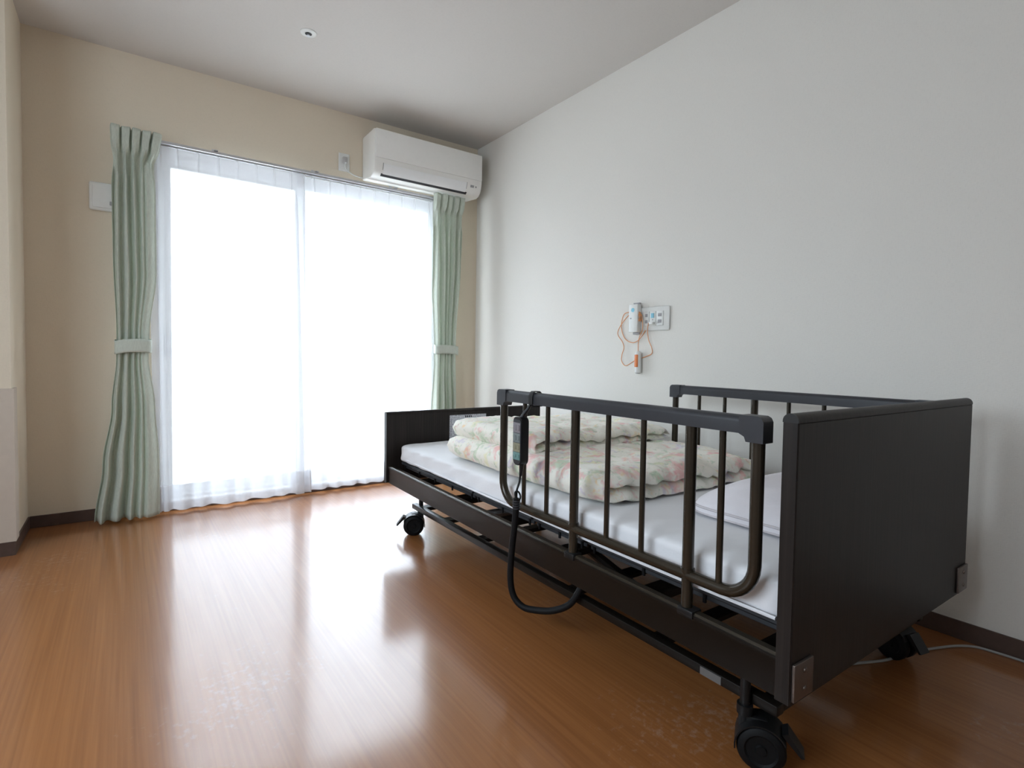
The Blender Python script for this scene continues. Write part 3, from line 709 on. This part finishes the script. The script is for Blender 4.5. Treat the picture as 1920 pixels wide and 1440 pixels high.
mesh('air_outlet', curve_strip([(3.3585, 2.0555), (3.366, 2.0490), (3.3735, 2.0428)], .0012, AX0+.052, AX1-.110, .0025), 'dark', ac)
mesh('outlet_edge', curve_strip([(3.333, 2.116), (3.3365, 2.099), (3.342, 2.083), (3.350, 2.066), (3.362, 2.052)], -.0005, AX0+.056, AX0+.060, .0015), 'grey', ac)
mesh('outlet_edge', curve_strip([(3.333, 2.116), (3.3365, 2.099), (3.342, 2.083), (3.350, 2.066), (3.362, 2.052)], -.0005, AX1-.123, AX1-.119, .0015), 'grey', ac)
mesh('display', curve_strip([(3.3355, 2.104), (3.3395, 2.088)], .001, AX1-.092, AX1-.064, .0015), 'grey', ac)
mesh('lamp', curve_strip([(3.3358, 2.101), (3.3385, 2.091)], .001, AX1-.052, AX1-.042, .0015), 'grey', ac)
# its socket with plug
ap = thing('power_socket', 'small white socket plate with plug beside the air conditioner', 'socket', (-1.022, 3.55, 2.08))
mesh('plate', G().box(-1.058, -.986, 3.543, 3.5495, 2.079, 2.194, .003, 2), 'white', ap)
mesh('plug', G().box(-1.038, -1.008, 3.515, 3.543, 2.128, 2.166, .006, 2), 'palegrey', ap)
mesh('plug_cord', G().tube([(-1.022, 3.525, 2.130), (-1.018, 3.533, 2.108), (-1.008, 3.540, 2.092), (-.985, 3.5465, 2.080), (-.945, 3.5465, 2.066), (-.885, 3.5465, 2.062)], .0035, 8, 6), 'white', ap)
# vent cover
vc = thing('vent_cover', 'square white vent cover partly behind the green curtain', 'vent', (-2.262, 3.55, 1.612))
mesh('plate', G().box(-2.335, -2.190, 3.528, 3.5495, 1.612, 1.756, .010, 3), 'white', vc)
mesh('front_plate', G().box(-2.322, -2.203, 3.520, 3.528, 1.625, 1.743, .004, 2), 'white', vc)
mesh('knob', G().box(-2.250, -2.240, 3.510, 3.520, 1.640, 1.660, .002, 1), 'grey', vc)

# ------------------------------------------------------------------ ceiling sprinkler
sp = thing('ceiling_sprinkler', 'small round white sprinkler fitting in the ceiling', 'sprinkler', (-1.450, 2.787, H))
mesh('ring', G().lathe([(.016, 0), (.017, .006), (.034, .006), (.038, .003), (.0385, 0)], (-1.450, 2.787, H), (0, 0, -1), 32), 'white', sp)
mesh('recess', G().lathe([(.0005, .0062), (.0155, .0062), (.0155, .0068), (.0005, .0068)], (-1.450, 2.787, H), (0, 0, -1), 24), 'dark', sp)
mesh('nozzle', G().lathe([(.0045, .0068), (.0045, .014), (.009, .0145), (.009, .016), (.001, .016)], (-1.450, 2.787, H), (0, 0, -1), 16), 'alu', sp)

# ------------------------------------------------------------------ call point on the right wall
def wbox(y0, y1, z0, z1, x0, x1, b=.002): return G().box(x0, x1, y0, y1, z0, z1, b, 2)
op = thing('call_socket_plate', 'white socket plate with blue call button on the wall', 'socket', (0, 1.855, 1.034))
mesh('plate', wbox(1.722, 1.988, 1.034, 1.155, -.010, -.0005, .006), 'white', op)
for y0, y1 in ((1.846, 1.880), (1.803, 1.842), (1.757, 1.798)):
    md_ = mesh('module', wbox(y0, y1, 1.058, 1.132, -.014, -.010, .0015), 'white', op)
    if y0 != 1.803:
        for z in (1.072, 1.104): mesh('slots', wbox(y0+.009, y1-.009, z, z+.016, -.0148, -.014, .0003), 'grey', md_)
    else:
        mesh('call_button', wbox(y0+.010, y1-.010, 1.098, 1.122, -.018, -.014, .0015), 'blue', md_)
        mesh('indicator', wbox(y0+.016, y1-.016, 1.086, 1.091, -.0148, -.014, .0003), 'grey', md_)
        mesh('connector', wbox(y0+.004, y1-.010, 1.064, 1.078, -.032, -.014, .002), 'white', md_)
hd = thing('call_handset_holder', 'white upright holder with round blue sticker, wrapped in orange cord', 'holder', (0, 1.93, 1.03))
mesh('holder_body', wbox(1.897, 1.956, 1.028, 1.172, -.044, -.011, .004), 'white', hd)
mesh('back_bracket', wbox(1.905, 1.948, 1.016, 1.182, -.018, -.0105, .001), 'grey', hd)
st = mesh('sticker', G().lathe([(.0005, 0), (.011, 0), (.011, .0008), (.0005, .0008)], (-.0442, 1.928, 1.142), (-1, 0, 0), 24), 'blue', hd)
mesh('button_mark', wbox(1.936, 1.946, 1.096, 1.102, -.0448, -.044, .0002), 'grey', hd)
pd = thing('call_pendant', 'orange and white call pendant hanging on a looped orange cord', 'call button', (-.02, 1.905, .815))
mesh('grip', G().tube([(-.020, 1.905, .816), (-.020, 1.905, .824), (-.020, 1.905, .845), (-.020, 1.9055, .905), (-.020, 1.906, .918), (-.020, 1.906, .930)], lambda t: pl_([(0, .013), (.1, .0165), (.8, .0165), (.93, .011), (1, .005)], t), 16, 6), 'white', pd)
mesh('front_insert', G().box(-.0385, -.030, 1.8945, 1.9165, .846, .912, .004, 2), 'orange', pd)
mesh('end_button', G().lathe([(.0125, 0), (.0125, .004), (.009, .005)], (-.020, 1.905, .817), (0, 0, -1), 16), 'grey', pd)
A_ = [(1.833,1.072),(1.85,1.037),(1.839,.986),(1.822,.947),(1.83,.918),(1.870,.901),(1.939,.881),(1.988,.852),(2.021,.876),(2.024,.91),(2.013,.947),(2.022,.978),(2.053,1.02),(2.039,1.058),(2.005,1.098),(1.976,1.122),(1.950,1.128)]
B_ = [(1.950,1.140),(1.977,1.137),(2.016,1.128),(2.038,1.088),(2.039,1.042),(2.012,.996),(1.962,.975),(1.919,.984),(1.882,1.02),(1.869,1.052),(1.882,1.1),(1.890,1.126)]
C_ = [(1.888,1.119),(1.876,1.081),(1.876,1.038),(1.898,1.002),(1.907,.969),(1.906,.927)]
for pts, x0 in ((A_, -.0165), (B_, -.008), (C_, -.0235)):
    xs = [x0-.004*math.sin(k*1.1) for k in range(len(pts))]
    if pts is A_:
        for k in (4, 5, 6): xs[k] = -.002+-.0025
        xs[0] = -.031; xs[1] = -.018
    mesh('cord', G().tube([(min(x, -.0035), y, z) for x, (y, z) in zip(xs, pts)], .0022, 8, 8), 'ocord', pd)
mesh('cord_wrap', G().tube([(-.030+.006*math.sin(k*1.7), 1.893-.004*math.sin(k*.9), lerp(1.13, 1.075, (k % 5)/5)) for k in range(16)], .0022, 8, 6), 'ocord', pd)

# ------------------------------------------------------------------ power cord on the floor
pc = mesh('power_cord', G().tube([(-.62, .74, .0045), (-.459, .674, .0045), (-.357, .628, .0045), (-.24, .60, .0045), (-.137, .562, .0045), (-.07, .530, .0045), (-.032, .495, .0045), (-.020, .44, .0045), (-.016, .38, .0045), (-.013, .2, .0045), (-.012, -.1, .0045)], .004, 8, 8), 'cord', base=(-.137, .562, 0))
tag(pc, 'grey power cord running along the floor from under the bed to the wall', 'cord')

for o in bpy.data.objects:
    if '_b' in o: del o['_b']
